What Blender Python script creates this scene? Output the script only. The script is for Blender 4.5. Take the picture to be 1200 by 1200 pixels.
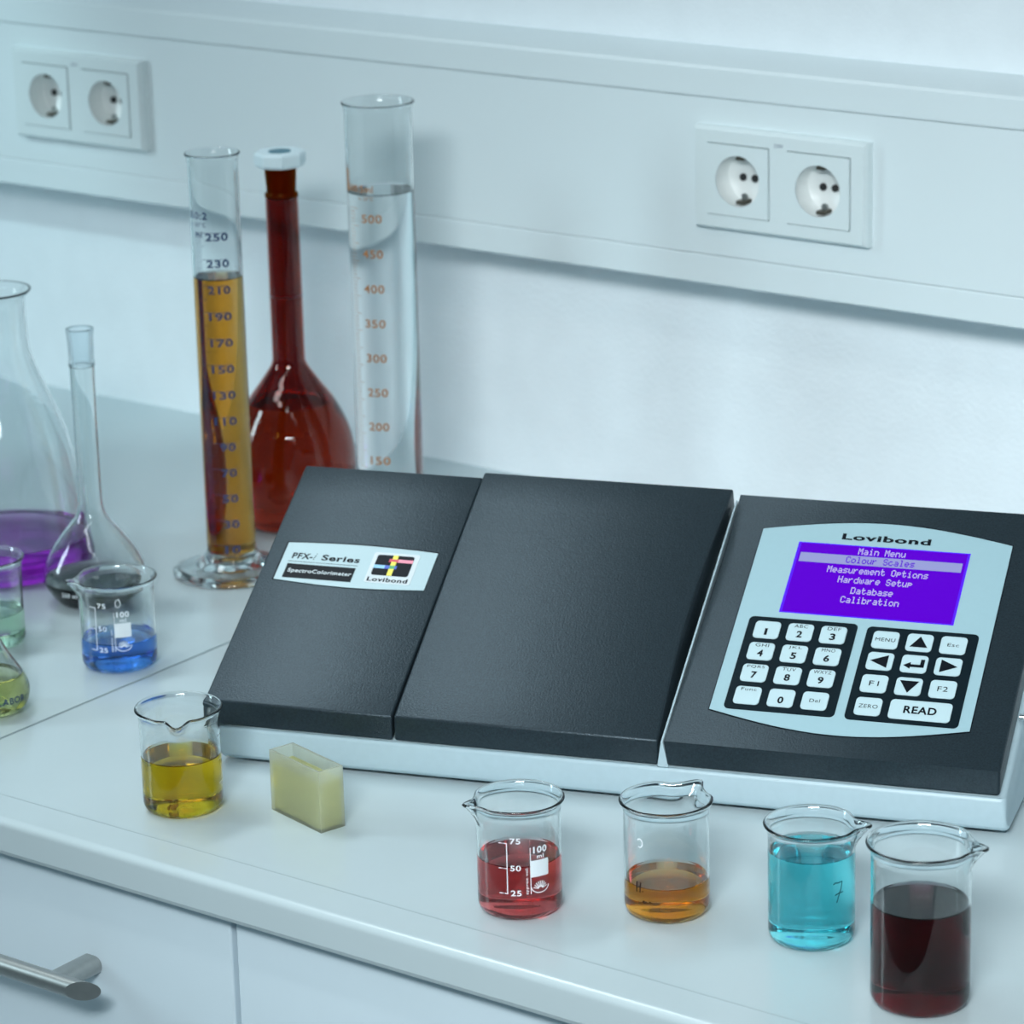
import bpy, bmesh, math, random
from mathutils import Vector, Matrix
random.seed(7)
for o in list(bpy.data.objects): bpy.data.objects.remove(o)
S = bpy.context.scene
COL = S.collection
PI = math.pi

# ------------------------------------------------------------------ camera
RT = Vector((0.8006200, 0.5986698, -0.0245359))
UP = Vector((-0.1576771, 0.2500192, 0.9553158))
FW = Vector((-0.5780532, 0.7609762, -0.2945669))
CAM = Vector((1.3, -2.23326, 0.82978))
cd = bpy.data.cameras.new('camera'); cam = bpy.data.objects.new('camera', cd); COL.objects.link(cam)
cam.matrix_world = Matrix((( RT.x, UP.x, -FW.x, CAM.x), (RT.y, UP.y, -FW.y, CAM.y), (RT.z, UP.z, -FW.z, CAM.z), (0, 0, 0, 1)))
cd.sensor_width = 36; cd.lens = 4093.5/1200*36; cd.clip_start = .05; cd.clip_end = 50
cd.dof.use_dof = True; cd.dof.focus_distance = 2.13; cd.dof.aperture_fstop = 13
S.camera = cam
# ------------------------------------------------------------------ world, lights, exposure
w = bpy.data.worlds.new('world'); S.world = w; w.use_nodes = True
bg = w.node_tree.nodes['Background']; bg.inputs[0].default_value = (.46, .75, .88, 1); bg.inputs[1].default_value = .17
def area(name, loc, target, sx, sy, power, color, spread=180):
    l = bpy.data.lights.new(name, 'AREA'); l.shape = 'RECTANGLE'; l.size = sx; l.size_y = sy; l.energy = power; l.color = color; l.spread = math.radians(spread)
    o = bpy.data.objects.new(name, l); COL.objects.link(o); o.location = loc
    o.rotation_euler = (Vector(target)-Vector(loc)).to_track_quat('-Z', 'Y').to_euler(); return o
area('key_softbox', (1.22, -2.5, 1.44), (.08, 0, -.20), 1.0, .30, 5.1, (.88, .97, 1.0), 44)  # unseen softbox above the viewer, spread narrowed to dim wall top and left
area('added_sheen_lamp', (-1.0, -.58, 1.84), (-.25, -.78, 0), .9, .30, 1.5, (.84, .96, 1.0), 52)  # unseen overhead lamp, added for the sheen on the left cover
area('added_edge_lamp', (.1, -1.55, 1.84), (.1, -1.0, 0), 2.6, .10, 2.2, (.90, .98, 1.0), 90)  # unseen strip lamp, added for the highlight along worktop edge and bevels
area('window_light_left', (-2.4, -1.9, 1.1), (-.1, -.4, .1), .35, 1.0, 20, (.70, .92, 1.0))
sl = bpy.data.lights.new('spot_lamp', 'SPOT'); sl.energy = 62; sl.color = (.66, .95, 1.0); sl.spot_size = math.radians(24); sl.spot_blend = .10; sl.shadow_soft_size = .06
so = bpy.data.objects.new('spot_lamp', sl); COL.objects.link(so); so.location = (-2.1, -1.5, 1.5)
so.rotation_euler = (Vector((-1.24, 0, .20))-so.location).to_track_quat('-Z', 'Y').to_euler()
S.view_settings.view_transform = 'Standard'; S.view_settings.look = 'None'
S.view_settings.exposure = 0.0; S.view_settings.gamma = 1; S.view_settings.use_curve_mapping = False
try:
    S.cycles.max_bounces = 24; S.cycles.transmission_bounces = 20; S.cycles.transparent_max_bounces = 24
    S.cycles.glossy_bounces = 8; S.cycles.diffuse_bounces = 5; S.cycles.blur_glossy = .6
    S.cycles.caustics_refractive = True; S.cycles.caustics_reflective = False; S.cycles.sample_clamp_indirect = 4.0
except Exception: pass

# ------------------------------------------------------------------ materials
def mat(name, base=(.8,.8,.8), rough=.5, metal=0., spec=.5, noise=0, nscale=300, bump=0, bscale=300, coat=0, emis=None, estr=1):
    m = bpy.data.materials.new(name); m.use_nodes = True; nt = m.node_tree; b = nt.nodes['Principled BSDF']
    b.inputs['Base Color'].default_value = (*base, 1); b.inputs['Roughness'].default_value = rough
    b.inputs['Metallic'].default_value = metal; b.inputs['Specular IOR Level'].default_value = spec
    b.inputs['Coat Weight'].default_value = coat
    if emis: b.inputs['Emission Color'].default_value = (*emis, 1); b.inputs['Emission Strength'].default_value = estr
    if noise or bump:
        tc = nt.nodes.new('ShaderNodeTexCoord')
    if noise:
        n = nt.nodes.new('ShaderNodeTexNoise'); n.inputs['Scale'].default_value = nscale; n.inputs['Detail'].default_value = 4
        nt.links.new(tc.outputs['Object'], n.inputs['Vector'])
        r = nt.nodes.new('ShaderNodeValToRGB'); r.color_ramp.elements[0].position = .3; r.color_ramp.elements[1].position = .7
        r.color_ramp.elements[0].color = (*[c*(1-noise) for c in base], 1); r.color_ramp.elements[1].color = (*[min(1, c*(1+noise)) for c in base], 1)
        nt.links.new(n.outputs['Fac'], r.inputs['Fac']); nt.links.new(r.outputs['Color'], b.inputs['Base Color'])
    if bump:
        n2 = nt.nodes.new('ShaderNodeTexNoise'); n2.inputs['Scale'].default_value = bscale; n2.inputs['Detail'].default_value = 3
        nt.links.new(tc.outputs['Object'], n2.inputs['Vector'])
        bp = nt.nodes.new('ShaderNodeBump'); bp.inputs['Strength'].default_value = bump; bp.inputs['Distance'].default_value = .001
        nt.links.new(n2.outputs['Fac'], bp.inputs['Height']); nt.links.new(bp.outputs['Normal'], b.inputs['Normal'])
    return m
def glass(name, color=(1,1,1), ior=1.47, rough=0., trans=.3, absorb=None, density=0):
    m = bpy.data.materials.new(name); m.use_nodes = True; nt = m.node_tree
    for n in list(nt.nodes):
        if n.type != 'OUTPUT_MATERIAL': nt.nodes.remove(n)
    out = [n for n in nt.nodes if n.type == 'OUTPUT_MATERIAL'][0]
    g = nt.nodes.new('ShaderNodeBsdfGlass'); g.inputs['Color'].default_value = (*color, 1); g.inputs['IOR'].default_value = ior; g.inputs['Roughness'].default_value = rough
    last = g
    if trans:
        t = nt.nodes.new('ShaderNodeBsdfTransparent'); t.inputs['Color'].default_value = (*color, 1)
        mx = nt.nodes.new('ShaderNodeMixShader'); mx.inputs[0].default_value = trans
        nt.links.new(g.outputs[0], mx.inputs[1]); nt.links.new(t.outputs[0], mx.inputs[2]); last = mx
    nt.links.new(last.outputs[0], out.inputs['Surface'])
    if absorb and density:
        at = nt.nodes.new('ShaderNodeAttribute'); at.attribute_name = 'iface'
        mr = nt.nodes.new('ShaderNodeMapRange'); mr.inputs['To Min'].default_value = ior; mr.inputs['To Max'].default_value = ior/1.47
        nt.links.new(at.outputs['Fac'], mr.inputs['Value']); nt.links.new(mr.outputs[0], g.inputs['IOR'])
    if absorb:
        v = nt.nodes.new('ShaderNodeVolumeAbsorption'); v.inputs['Color'].default_value = (*absorb, 1); v.inputs['Density'].default_value = density
        nt.links.new(v.outputs[0], out.inputs['Volume'])
    return m
def tinted_glass(name, color, ior=1.45):
    m = bpy.data.materials.new(name); m.use_nodes = True; nt = m.node_tree
    nt.nodes.remove(nt.nodes['Principled BSDF']); out = [n for n in nt.nodes if n.type == 'OUTPUT_MATERIAL'][0]
    f = nt.nodes.new('ShaderNodeFresnel'); f.inputs['IOR'].default_value = ior
    a = nt.nodes.new('ShaderNodeBsdfRefraction'); a.inputs['Color'].default_value = (*color, 1); a.inputs['IOR'].default_value = ior; a.inputs['Roughness'].default_value = 0
    b = nt.nodes.new('ShaderNodeBsdfGlossy'); b.inputs['Roughness'].default_value = 0; b.inputs['Color'].default_value = (1, 1, 1, 1)
    x = nt.nodes.new('ShaderNodeMixShader'); L = nt.links.new
    L(f.outputs[0], x.inputs[0]); L(a.outputs[0], x.inputs[1]); L(b.outputs[0], x.inputs[2]); L(x.outputs[0], out.inputs['Surface']); return m
M = {}
M['wall'] = mat('wall_paint', (.83,.87,.90), .75, bump=.6, bscale=220, noise=.02, nscale=30)
M['ceil'] = mat('ceiling_paint', (.45,.47,.48), .8, noise=.02, nscale=30)
M['floor'] = mat('floor_vinyl', (.58,.62,.64), .5, noise=.1, nscale=20)
M['trunk'] = mat('trunking_plastic', (.76,.83,.85), .42, noise=.008, nscale=8)
M['top'] = mat('worktop_laminate', (.52,.60,.625), .20, spec=.5, noise=.012, nscale=14)
M['edgeshade'] = mat('edge_shade', (.36,.43,.45), .5, noise=.03)
M['joint'] = mat('joint_sealant', (.20,.25,.26), .6, noise=.05)
M['rail'] = mat('rail_grey', (.50,.56,.60), .4, noise=.02)
M['cab'] = mat('cabinet_laminate', (.68,.78,.84), .5, noise=.01, nscale=20)
M['cabside'] = mat('cabinet_edge', (.20,.23,.30), .5, noise=.05)
M['steel'] = mat('brushed_steel', (.42,.43,.42), .36, metal=.9, noise=.05, nscale=150)
M['chrome'] = mat('chrome', (.8,.82,.84), .12, metal=1, noise=.01)
M['socket'] = mat('socket_plastic', (.74,.81,.82), .35, noise=.005)
M['socketcup'] = mat('socket_cup_plastic', (.86,.88,.87), .4, noise=.005)
M['hole'] = mat('dark_hole', (.02,.02,.02), .6, noise=.1)
M['brass'] = mat('contact_metal', (.10,.09,.07), .4, metal=.6, noise=.1)
M['lid'] = mat('cover_paint', (.023,.037,.047), .38, metal=.50, spec=.5, noise=.22, nscale=900, bump=.25, bscale=800)
M['base'] = mat('base_paint', (.40,.51,.56), .42, noise=.02, nscale=200)
M['black'] = mat('black_rubber', (.012,.016,.02), .5, noise=.1)
M['plate'] = mat('plate_silver', (.40,.54,.58), .38, metal=.0, noise=.01)
M['panel'] = mat('panel_film', (.34,.50,.55), .34, noise=.01)
M['ink'] = mat('ink_black', (.004,.006,.010), .45, spec=.12, noise=.1)
M['pad'] = mat('keypad_black', (.005,.012,.017), .35, spec=.12, noise=.1)
M['key'] = mat('key_film', (.50,.64,.68), .35, noise=.01)
M['white'] = mat('white_print', (.64,.70,.73), .5, noise=.01)
M['whiteink'] = mat('white_enamel', (.82,.86,.90), .5, noise=.01)
M['blueink'] = mat('blue_enamel', (.015,.04,.13), .5, noise=.1)
M['orangeink'] = mat('orange_enamel', (.42,.17,.05), .5, noise=.1)
M['screen'] = mat('screen_backlight', (.02,.0,.08), .15, spec=.15, noise=.02, emis=(.095,.0,.60), estr=1.0)
M['screenedge'] = mat('screen_edge', (.02,.0,.08), .15, spec=.15, noise=.02, emis=(.09,.02,1.0), estr=1.0)
M['screenbar'] = mat('screen_bar', (.05,.05,.08), .3, spec=.1, noise=.02, emis=(.27,.30,.60), estr=1.0)
M['screentext'] = mat('screen_text', (.05,.05,.08), .3, spec=.1, noise=.02, emis=(.48,.44,.76), estr=1.0)
for n, c in dict(red=(.65,.02,.06), pink=(.85,.25,.35), yellow=(.85,.75,.05), cyanlt=(.25,.55,.85), bluepr=(.02,.08,.5), green=(.05,.35,.1)).items():
    M[n] = mat('print_'+n, c, .4, noise=.02)
M['stopper'] = mat('stopper_plastic', (.72,.84,.88), .4, noise=.01)
M['stoptop'] = mat('stopper_teal', (.03,.16,.22), .4, noise=.05)
M['glass'] = glass('clear_glass', (.985,.995,.995), 1.47, trans=0)
M['frosted'] = glass('ground_glass', (.97,.99,1.0), 1.2, rough=.25, trans=.5)
M['amber'] = tinted_glass('amber_glass', (.60,.17,.055))
M['mark'] = glass('marker_scribble', (.9,.95,1), 1.2, rough=.3, trans=.6)
def liquid(n, c, d, trans=0, ior=1.34): M[n] = glass(n, (1,1,1), ior, trans=trans, absorb=c, density=d)
liquid('liquid_golden', (.955,.875,.0), 130)
liquid('liquid_red', (.88,.05,.05), 60)
liquid('liquid_orange', (.97,.71,.0), 100)
liquid('liquid_cyan', (.0,.92,.97), 42)
liquid('liquid_dark', (.68,.0,.20), 165)
liquid('liquid_blue', (.08,.57,.97), 65)
liquid('liquid_mint', (.05,.75,.10), 11)
liquid('liquid_yellow', (.71,.71,.08), 35)
liquid('liquid_brown', (.88,.64,.0), 108)
liquid('liquid_water', (.90,.99,.99), 2)
liquid('liquid_purple', (.75,.0,.84), 30)
liquid('liquid_black', (.2,.0,.1), 130)
liquid('liquid_amber', (.85,.35,.2), 10)
def milky(name, color, dcol, f, rough, absorb=None, density=0):
    m = glass(name, color, 1.38, rough=rough, absorb=absorb, density=density); nt = m.node_tree
    out = [n for n in nt.nodes if n.type == 'OUTPUT_MATERIAL'][0]; g = out.inputs['Surface'].links[0].from_node
    a = nt.nodes.new('ShaderNodeBsdfTranslucent'); b = nt.nodes.new('ShaderNodeBsdfDiffuse')
    for n in (a, b): n.inputs['Color'].default_value = (*dcol, 1)
    m1 = nt.nodes.new('ShaderNodeMixShader'); m1.inputs[0].default_value = .22; m2 = nt.nodes.new('ShaderNodeMixShader'); m2.inputs[0].default_value = f
    L = nt.links.new; L(a.outputs[0], m1.inputs[1]); L(b.outputs[0], m1.inputs[2]); L(g.outputs[0], m2.inputs[1]); L(m1.outputs[0], m2.inputs[2]); L(m2.outputs[0], out.inputs['Surface'])
    return m
M['cuv'] = milky('cuvette_plastic', (.99,1,.93), (.99,.99,.92), .34, .18)
M['liquid_cuvette'] = milky('liquid_cuvette', (.98,.98,.80), (1.0,.97,.62), .58, .1)

# ------------------------------------------------------------------ helpers
def obj(name, bm, m, parent=None, smooth=False, kind=None):
    me = bpy.data.meshes.new(name); bm.normal_update(); bm.to_mesh(me); bm.free()
    for mm in (m if isinstance(m, (list, tuple)) else [m]): me.materials.append(mm)
    if smooth:
        for p in me.polygons: p.use_smooth = True
    o = bpy.data.objects.new(name, me); COL.objects.link(o)
    if parent: o.parent = parent
    if kind: o['kind'] = kind
    return o
def auto(o, ang=35):
    me = o.data
    for p in me.polygons: p.use_smooth = True
    bm = bmesh.new(); bm.from_mesh(me)
    for e in bm.edges: e.smooth = not (len(e.link_faces) == 2 and e.calc_face_angle(0) > math.radians(ang))
    bm.to_mesh(me); bm.free(); return o
def thing(name, label, cat, loc, rotz=0, group=None):
    o = bpy.data.objects.new(name, None); COL.objects.link(o); o.location = loc; o.rotation_euler = (0, 0, rotz)
    o.empty_display_size = .02; o['label'] = label; o['category'] = cat
    if group: o['group'] = group
    return o
def box(bm, x0, x1, y0, y1, z0, z1, bev=0, T=None, seg=2):
    r = bmesh.ops.create_cube(bm, size=1)['verts']
    for v in r:
        v.co = Vector(((x0+x1)/2+v.co.x*(x1-x0), (y0+y1)/2+v.co.y*(y1-y0), (z0+z1)/2+v.co.z*(z1-z0)))
    fs = list({f for v in r for f in v.link_faces}); vs = r
    if bev:
        es = list({e for v in r for e in v.link_edges})
        rr = bmesh.ops.bevel(bm, geom=es, offset=bev, segments=seg, profile=.5, affect='EDGES'); vs = list({v for f in rr['faces'] for v in f.verts} | {v for v in r if v.is_valid})
    if T:
        for v in vs: v.co = T(v.co)
    return vs
def prism(bm, poly, x0, x1, bev=0, seg=3, x0f=None, x1f=None):
    """poly = list of (y,z); extruded along x. x0f/x1f(y,z) override the ends"""
    a = [bm.verts.new((x0f(y, z) if x0f else x0, y, z)) for y, z in poly]
    b = [bm.verts.new((x1f(y, z) if x1f else x1, y, z)) for y, z in poly]
    fs = [bm.faces.new(a), bm.faces.new(list(reversed(b)))]
    n = len(poly)
    for i in range(n): fs.append(bm.faces.new((a[i], b[i], b[(i+1) % n], a[(i+1) % n])))
    bmesh.ops.recalc_face_normals(bm, faces=fs)
    if bev:
        es = list({e for f in fs for e in f.edges}); bmesh.ops.bevel(bm, geom=es, offset=bev, segments=seg, profile=.5, affect='EDGES')
def lathe(bm, prof, n=72, disp=None, closed_loop=False, c=(0,0)):
    """prof = list of (r,z); points with r==0 are poles"""
    rings, tags = [], []
    prof = [(p[0], p[1], p[2] if len(p) > 2 else 0) for p in prof]
    if n >= 64:   # holding loops so that smooth shading stays true on long spans
        q = [prof[0]]
        for a, b in zip(prof, prof[1:]):
            L = math.hypot(b[0]-a[0], b[1]-a[1])
            if L > .0035:
                for k in (.0004/L, .0016/L, 1-.0016/L, 1-.0004/L): q.append((a[0]+(b[0]-a[0])*k, a[1]+(b[1]-a[1])*k, a[2] and b[2]))
            q.append(b)
        prof = q
    for r, z, tg in prof:
        tags.append(tg)
        if r <= 1e-9: rings.append([bm.verts.new((c[0], c[1], z))])
        else:
            L = []
            for i in range(n):
                a = 2*PI*i/n; rr, zz = r, z
                if disp: rr, zz = disp(a, r, z)
                L.append(bm.verts.new((c[0]+rr*math.cos(a), c[1]+rr*math.sin(a), zz)))
            rings.append(L)
    fs, tagged = [], []
    pairs = list(zip(rings, rings[1:], tags, tags[1:]))
    if closed_loop: pairs.append((rings[-1], rings[0], 0, 0))
    for A, B, ta, tb in pairs:
        if len(A) == 1 and len(B) == 1: continue
        k0 = len(fs)
        for i in range(n):
            j = (i+1) % n
            if len(A) == 1: fs.append(bm.faces.new((A[0], B[j], B[i])))
            elif len(B) == 1: fs.append(bm.faces.new((A[i], A[j], B[0])))
            else: fs.append(bm.faces.new((A[i], A[j], B[j], B[i])))
        if ta and tb: tagged += fs[k0:]
    bmesh.ops.recalc_face_normals(bm, faces=fs)
    return tagged
def vessel(t, out, inn, gm, liqm, level, disp=None):
    """glass wall from outer profile (axis->rim) and inner profile (rim->axis); below the liquid level the inner
    surface belongs to the liquid, whose side carries the glass-to-liquid refraction"""
    if liqm:
        up, lo = [], []; lv = level+.0012
        for a, b in zip(inn, inn[1:]):
            (up if a[1] > lv else lo).append(a)
            if a[1] > lv >= b[1]:
                k = (a[1]-lv)/(a[1]-b[1]); m = (a[0]+(b[0]-a[0])*k, lv); lo.append(m)
        lo.append(inn[-1])
        inn2 = up+[(p[0], p[1], 1) for p in lo]
    else: inn2 = inn
    bm = bmesh.new(); tg = lathe(bm, out+inn2, 96, disp)
    if tg: bmesh.ops.delete(bm, geom=tg, context='FACES')
    w_ = obj('glass_wall', bm, gm, t, True)
    if liqm:
        rl = lo[0][0]
        prof = [(p[0], p[1], 1) for p in reversed(lo)]+[(rl-.0005, level+.0004), (rl-.0018, level), (0, level)]
        bm = bmesh.new(); tg = lathe(bm, prof, 96); ly = bm.faces.layers.float.new('iface')
        bm.normal_update()
        zt = [f for f in bm.faces if f.normal.z > .25 and f.calc_center_median().z > level-.0002]
        for f in bm.faces: f[ly] = 1.
        for f in zt: f[ly] = 0.
        obj('liquid', bm, M[liqm], t, True)
    return w_
def arc(cx, cz, r, a0, a1, n=6): return [(cx+r*math.cos(math.radians(a0+(a1-a0)*i/n)), cz+r*math.sin(math.radians(a0+(a1-a0)*i/n))) for i in range(n+1)]
def rrect(x0, x1, y0, y1, r, n=5):
    P = []
    for cx, cy, a in ((x1-r, y1-r, 0), (x0+r, y1-r, 90), (x0+r, y0+r, 180), (x1-r, y0+r, 270)):
        for i in range(n+1):
            t = math.radians(a+90*i/n); P.append((cx+r*math.cos(t), cy+r*math.sin(t)))
    return P
def plate(bm, poly, n0, n1, T, bev=0):
    """poly (u,v) extruded between n0 and n1 and mapped by T(u,v,n)"""
    a = [bm.verts.new((u, v, n0)) for u, v in poly]; b = [bm.verts.new((u, v, n1)) for u, v in poly]
    fs = [bm.faces.new(list(reversed(a))), bm.faces.new(b)]
    k = len(poly)
    for i in range(k): fs.append(bm.faces.new((a[i], a[(i+1) % k], b[(i+1) % k], b[i])))
    vs = set(a+b)
    if bev:
        rr = bmesh.ops.bevel(bm, geom=list(fs[1].edges), offset=bev, segments=2, profile=.5, affect='EDGES')
        vs = {v for v in vs if v.is_valid} | set(v for f in rr['faces'] for v in f.verts)
    bmesh.ops.recalc_face_normals(bm, faces=[f for f in bm.faces if any(v in vs for v in f.verts)])
    for v in vs: v.co = T(*v.co)
_tc = {}
def text_geo(s, bold=0., shear=0.):
    k = (s, bold, shear)
    if k not in _tc:
        cu = bpy.data.curves.new('t', 'FONT'); cu.body = s; cu.size = 1; cu.offset = bold; cu.shear = shear; cu.resolution_u = 4; cu.space_character = 1.10
        o = bpy.data.objects.new('t', cu); COL.objects.link(o); bpy.context.view_layer.update()
        me = bpy.data.meshes.new_from_object(o.evaluated_get(bpy.context.evaluated_depsgraph_get()))
        V = [tuple(v.co[:2]) for v in me.vertices]; F = [tuple(p.vertices) for p in me.polygons]
        bpy.data.objects.remove(o); bpy.data.meshes.remove(me); bpy.data.curves.remove(cu)
        _tc[k] = (V, F)
    return _tc[k]
def text(bm, s, u0, u1, v0, v1, T, n=0., bold=0., shear=0., rot=0, keep=False, sub=0):
    """lettering fitted into the box u0..u1, v0..v1 of a surface mapped by T(u,v,n)"""
    V, F = text_geo(s, bold, shear)
    xs = [v[0] for v in V]; ys = [v[1] for v in V]; a, b, c, d = min(xs), max(xs), min(ys), max(ys)
    vs = []
    for x, y in V:
        p, q = (x-a)/(b-a), (y-c)/(d-c)
        if rot: p, q = 1-q, p
        vs.append(bm.verts.new(T(u0+(u1-u0)*p, v0+(v1-v0)*q, n)))
    for f in F:
        try: bm.faces.new([vs[i] for i in f])
        except ValueError: pass
def quad(bm, u0, u1, v0, v1, T, n=0., k=1, sh=0.):
    for i in range(k):
        a = u0+(u1-u0)*i/k; b = u0+(u1-u0)*(i+1)/k
        bm.faces.new([bm.verts.new(T(a, v0, n)), bm.verts.new(T(b, v0, n)), bm.verts.new(T(b+sh, v1, n)), bm.verts.new(T(a+sh, v1, n))])
def stroke(bm, pts, wdt, T, n=0.):
    for (a, b), (c, d) in zip(pts, pts[1:]):
        L = math.hypot(c-a, d-b) or 1e-9; px, py = -(d-b)/L*wdt/2, (c-a)/L*wdt/2
        bm.faces.new([bm.verts.new(T(*p, n)) for p in ((a-px, b-py), (c-px, d-py), (c+px, d+py), (a+px, b+py))])
def struct(name, bm, m, parent=None, smooth=False):
    o = obj(name, bm, m, parent, smooth)
    if not parent: o['kind'] = 'structure'
    return o

# ------------------------------------------------------------------ room shell
bm = bmesh.new(); box(bm, -3.2, 2.6, 0, .12, -.9, 1.9); struct('wall_back', bm, M['wall'])
bm = bmesh.new(); box(bm, -3.2, 2.6, -4.0, .12, -1.0, -.9); struct('floor', bm, M['floor'])

bm = bmesh.new(); box(bm, -3.2, 2.6, -4.0, .12, 1.9, 2.0); struct('ceiling', bm, M['ceil'])

# wall trunking: rails plus a cover with openings for the socket cups
TY = -.0593
SOCK = [(-.087, .2890), (-.8065, .2895)]
tr = thing('wall_trunking', 'long white cable trunking on the wall above the worktop, carrying the socket outlets', 'trunking', (-.3, 0, .2024))
del tr['category']; del tr['label']; tr['kind'] = 'structure'; tr.name = 'trim_1'
ox_, oz_ = .3, -.2024
def tshift(bm):
    for v in bm.verts: v.co.x += ox_; v.co.z += oz_
bm = bmesh.new(); prism(bm, [(0,.3487),(TY,.3487),(TY-.0004,.3500),(TY-.0004,.3700),(TY+.002,.3722),(0,.3765)], -3.1, 2.5); tshift(bm); obj('upper_rail', bm, M['trunk'], tr)
bm = bmesh.new(); prism(bm, [(0,.2024),(TY+.004,.2024),(TY-.0004,.2045),(TY-.0004,.2255),(TY,.2266),(0,.2266)], -3.1, 2.5); tshift(bm); obj('lower_rail', bm, M['trunk'], tr)
bm = bmesh.new()
hs = sorted([(cx+d-.0215, cx+d+.0215) for cx, _ in SOCK for d in (-.0355, .0355)])
x = -3.1
for a, b in hs+[(2.5, None)]:
    box(bm, x, a, TY, TY+.003, .2272, .3481)
    if b:
        box(bm, a, b, TY, TY+.003, .2272, .2892-.0215); box(bm, a, b, TY, TY+.003, .2892+.0215, .3481)
        x = b
tshift(bm); obj('cover_panel', bm, M['trunk'], tr)

# ------------------------------------------------------------------ double sockets
def socket_unit(cx, cz, label):
    t = thing('double_socket', label, 'socket', (cx, TY, cz), 0, 'double socket outlets on the wall trunking')
    bm = bmesh.new(); W, H, D = .0766, .0397, .0095
    # frame with two square openings
    def T(u, v, n): return Vector((u, -n, v))
    xs = [-W, -.0355-.0278, -.0355+.0278, .0355-.0278, .0355+.0278, W]; zs = [-H, -.0278, .0278, H]
    for i in range(5):
        for j in range(3):
            if i in (1, 3) and j == 1: continue
            u0, u1, v0, v1 = xs[i], xs[i+1], zs[j], zs[j+1]
            bm.faces.new([bm.verts.new(T(*p, D)) for p in ((u0,v0),(u1,v0),(u1,v1),(u0,v1))])
    bmesh.ops.remove_doubles(bm, verts=bm.verts, dist=1e-6)
    # outer skirt, chamfered, and inner returns
    es = [e for e in bm.edges if len(e.link_faces) == 1]
    for e in es:
        a, b = e.verts; outer = all(abs(abs(v.co.x)-W) < 1e-5 or abs(abs(v.co.z)-H) < 1e-5 for v in (a, b)) and (abs(a.co.x-b.co.x) < 1e-6 and abs(abs(a.co.x)-W) < 1e-5 or abs(a.co.z-b.co.z) < 1e-6 and abs(abs(a.co.z)-H) < 1e-5)
        if outer:
            def g(v, d, y): return bm.verts.new((v.co.x+math.copysign(d, v.co.x)*(abs(abs(v.co.x)-W) < 1e-5), y, v.co.z+math.copysign(d, v.co.z)*(abs(abs(v.co.z)-H) < 1e-5)))
            a1, b1, a2, b2 = g(a, .0022, -D+.003), g(b, .0022, -D+.003), g(a, .0028, 0), g(b, .0028, 0)
            bm.faces.new((a, b, b1, a1)); bm.faces.new((a1, b1, b2, a2))
        else:
            c, d = bm.verts.new((a.co.x, -D+.004, a.co.z)), bm.verts.new((b.co.x, -D+.004, b.co.z)); bm.faces.new((a, b, d, c))
    bmesh.ops.remove_doubles(bm, verts=bm.verts, dist=1e-6); bmesh.ops.recalc_face_normals(bm, faces=bm.faces)
    for v in bm.verts:
        v.co.x *= (W-.0028)/W if abs(v.co.x) > W-.001 else 1; v.co.z *= (H-.0028)/H if abs(v.co.z) > H-.001 else 1
    obj('frame', bm, M['socket'], t)
    bm = bmesh.new(); text(bm, '230V', -.0035, .0045, .0290, .0316, T, D+.0001, .01); obj('lettering', bm, M['cabside'], t)
    for d in (-.0355, .0355):
        bm = bmesh.new(); n = 48; R0, hw = .0195, .0270; f = D+.0012
        sq, ci, cb = [], [], []
        for i in range(n):
            a = 2*PI*i/n; c, s = math.cos(a), math.sin(a); k = hw/max(abs(c), abs(s))
            sq.append(bm.verts.new(T(d+c*k, s*k, f))); ci.append(bm.verts.new(T(d+c*R0, s*R0, f)))
        sb = [bm.verts.new((v.co.x, -.002, v.co.z)) for v in sq]
        for i in range(n):
            j = (i+1) % n; bm.faces.new((sq[i], sq[j], ci[j], ci[i])); bm.faces.new((sb[i], sb[j], sq[j], sq[i]))
        bmesh.ops.recalc_face_normals(bm, faces=bm.faces)
        ins = auto(obj('insert_plate', bm, M['socket'], t))
        bm = bmesh.new()
        def TT(p): return p
        lathe(bm, [(R0, 0), (R0+.0004, .0015), (.0185, .0155), (.0180, .017), (0, .017)], 48)
        for v in bm.verts: v.co = Vector((d+v.co.x, v.co.z-f+.0002, v.co.y))
        bmesh.ops.recalc_face_normals(bm, faces=bm.faces)
        cup = obj('cup', bm, M['socketcup'], ins, True)
        for k in (-.0095, .0095):
            bm = bmesh.new(); bmesh.ops.create_cone(bm, cap_ends=True, segments=20, radius1=.0028, radius2=.0028, depth=.002)
            for v in bm.verts: v.co = Vector((d+k*.55+v.co.x, .017-f+.0002-.0008+v.co.z, v.co.y))
            obj('pin_hole', bm, M['hole'], ins)
        for sgn in (1, -1):
            bm = bmesh.new(); box(bm, d-.0035, d+.0035, -f+.003, .004, sgn*.0168-.0014, sgn*.0168+.0014, .0006)
            obj('earth_clip', bm, M['brass'], ins)
        bm = bmesh.new(); bmesh.ops.create_cone(bm, cap_ends=True, segments=20, radius1=.0026, radius2=.0026, depth=.0015)
        for v in bm.verts: v.co = Vector((d+v.co.x, .010-f+v.co.z, v.co.y-.0135))
        obj('screw', bm, M['steel'], ins)
    return t
socket_unit(*SOCK[0], 'white double socket outlet on the trunking above the grey instrument')
socket_unit(*SOCK[1], 'white double socket outlet on the trunking at the upper left, above the tall conical flask')

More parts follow.
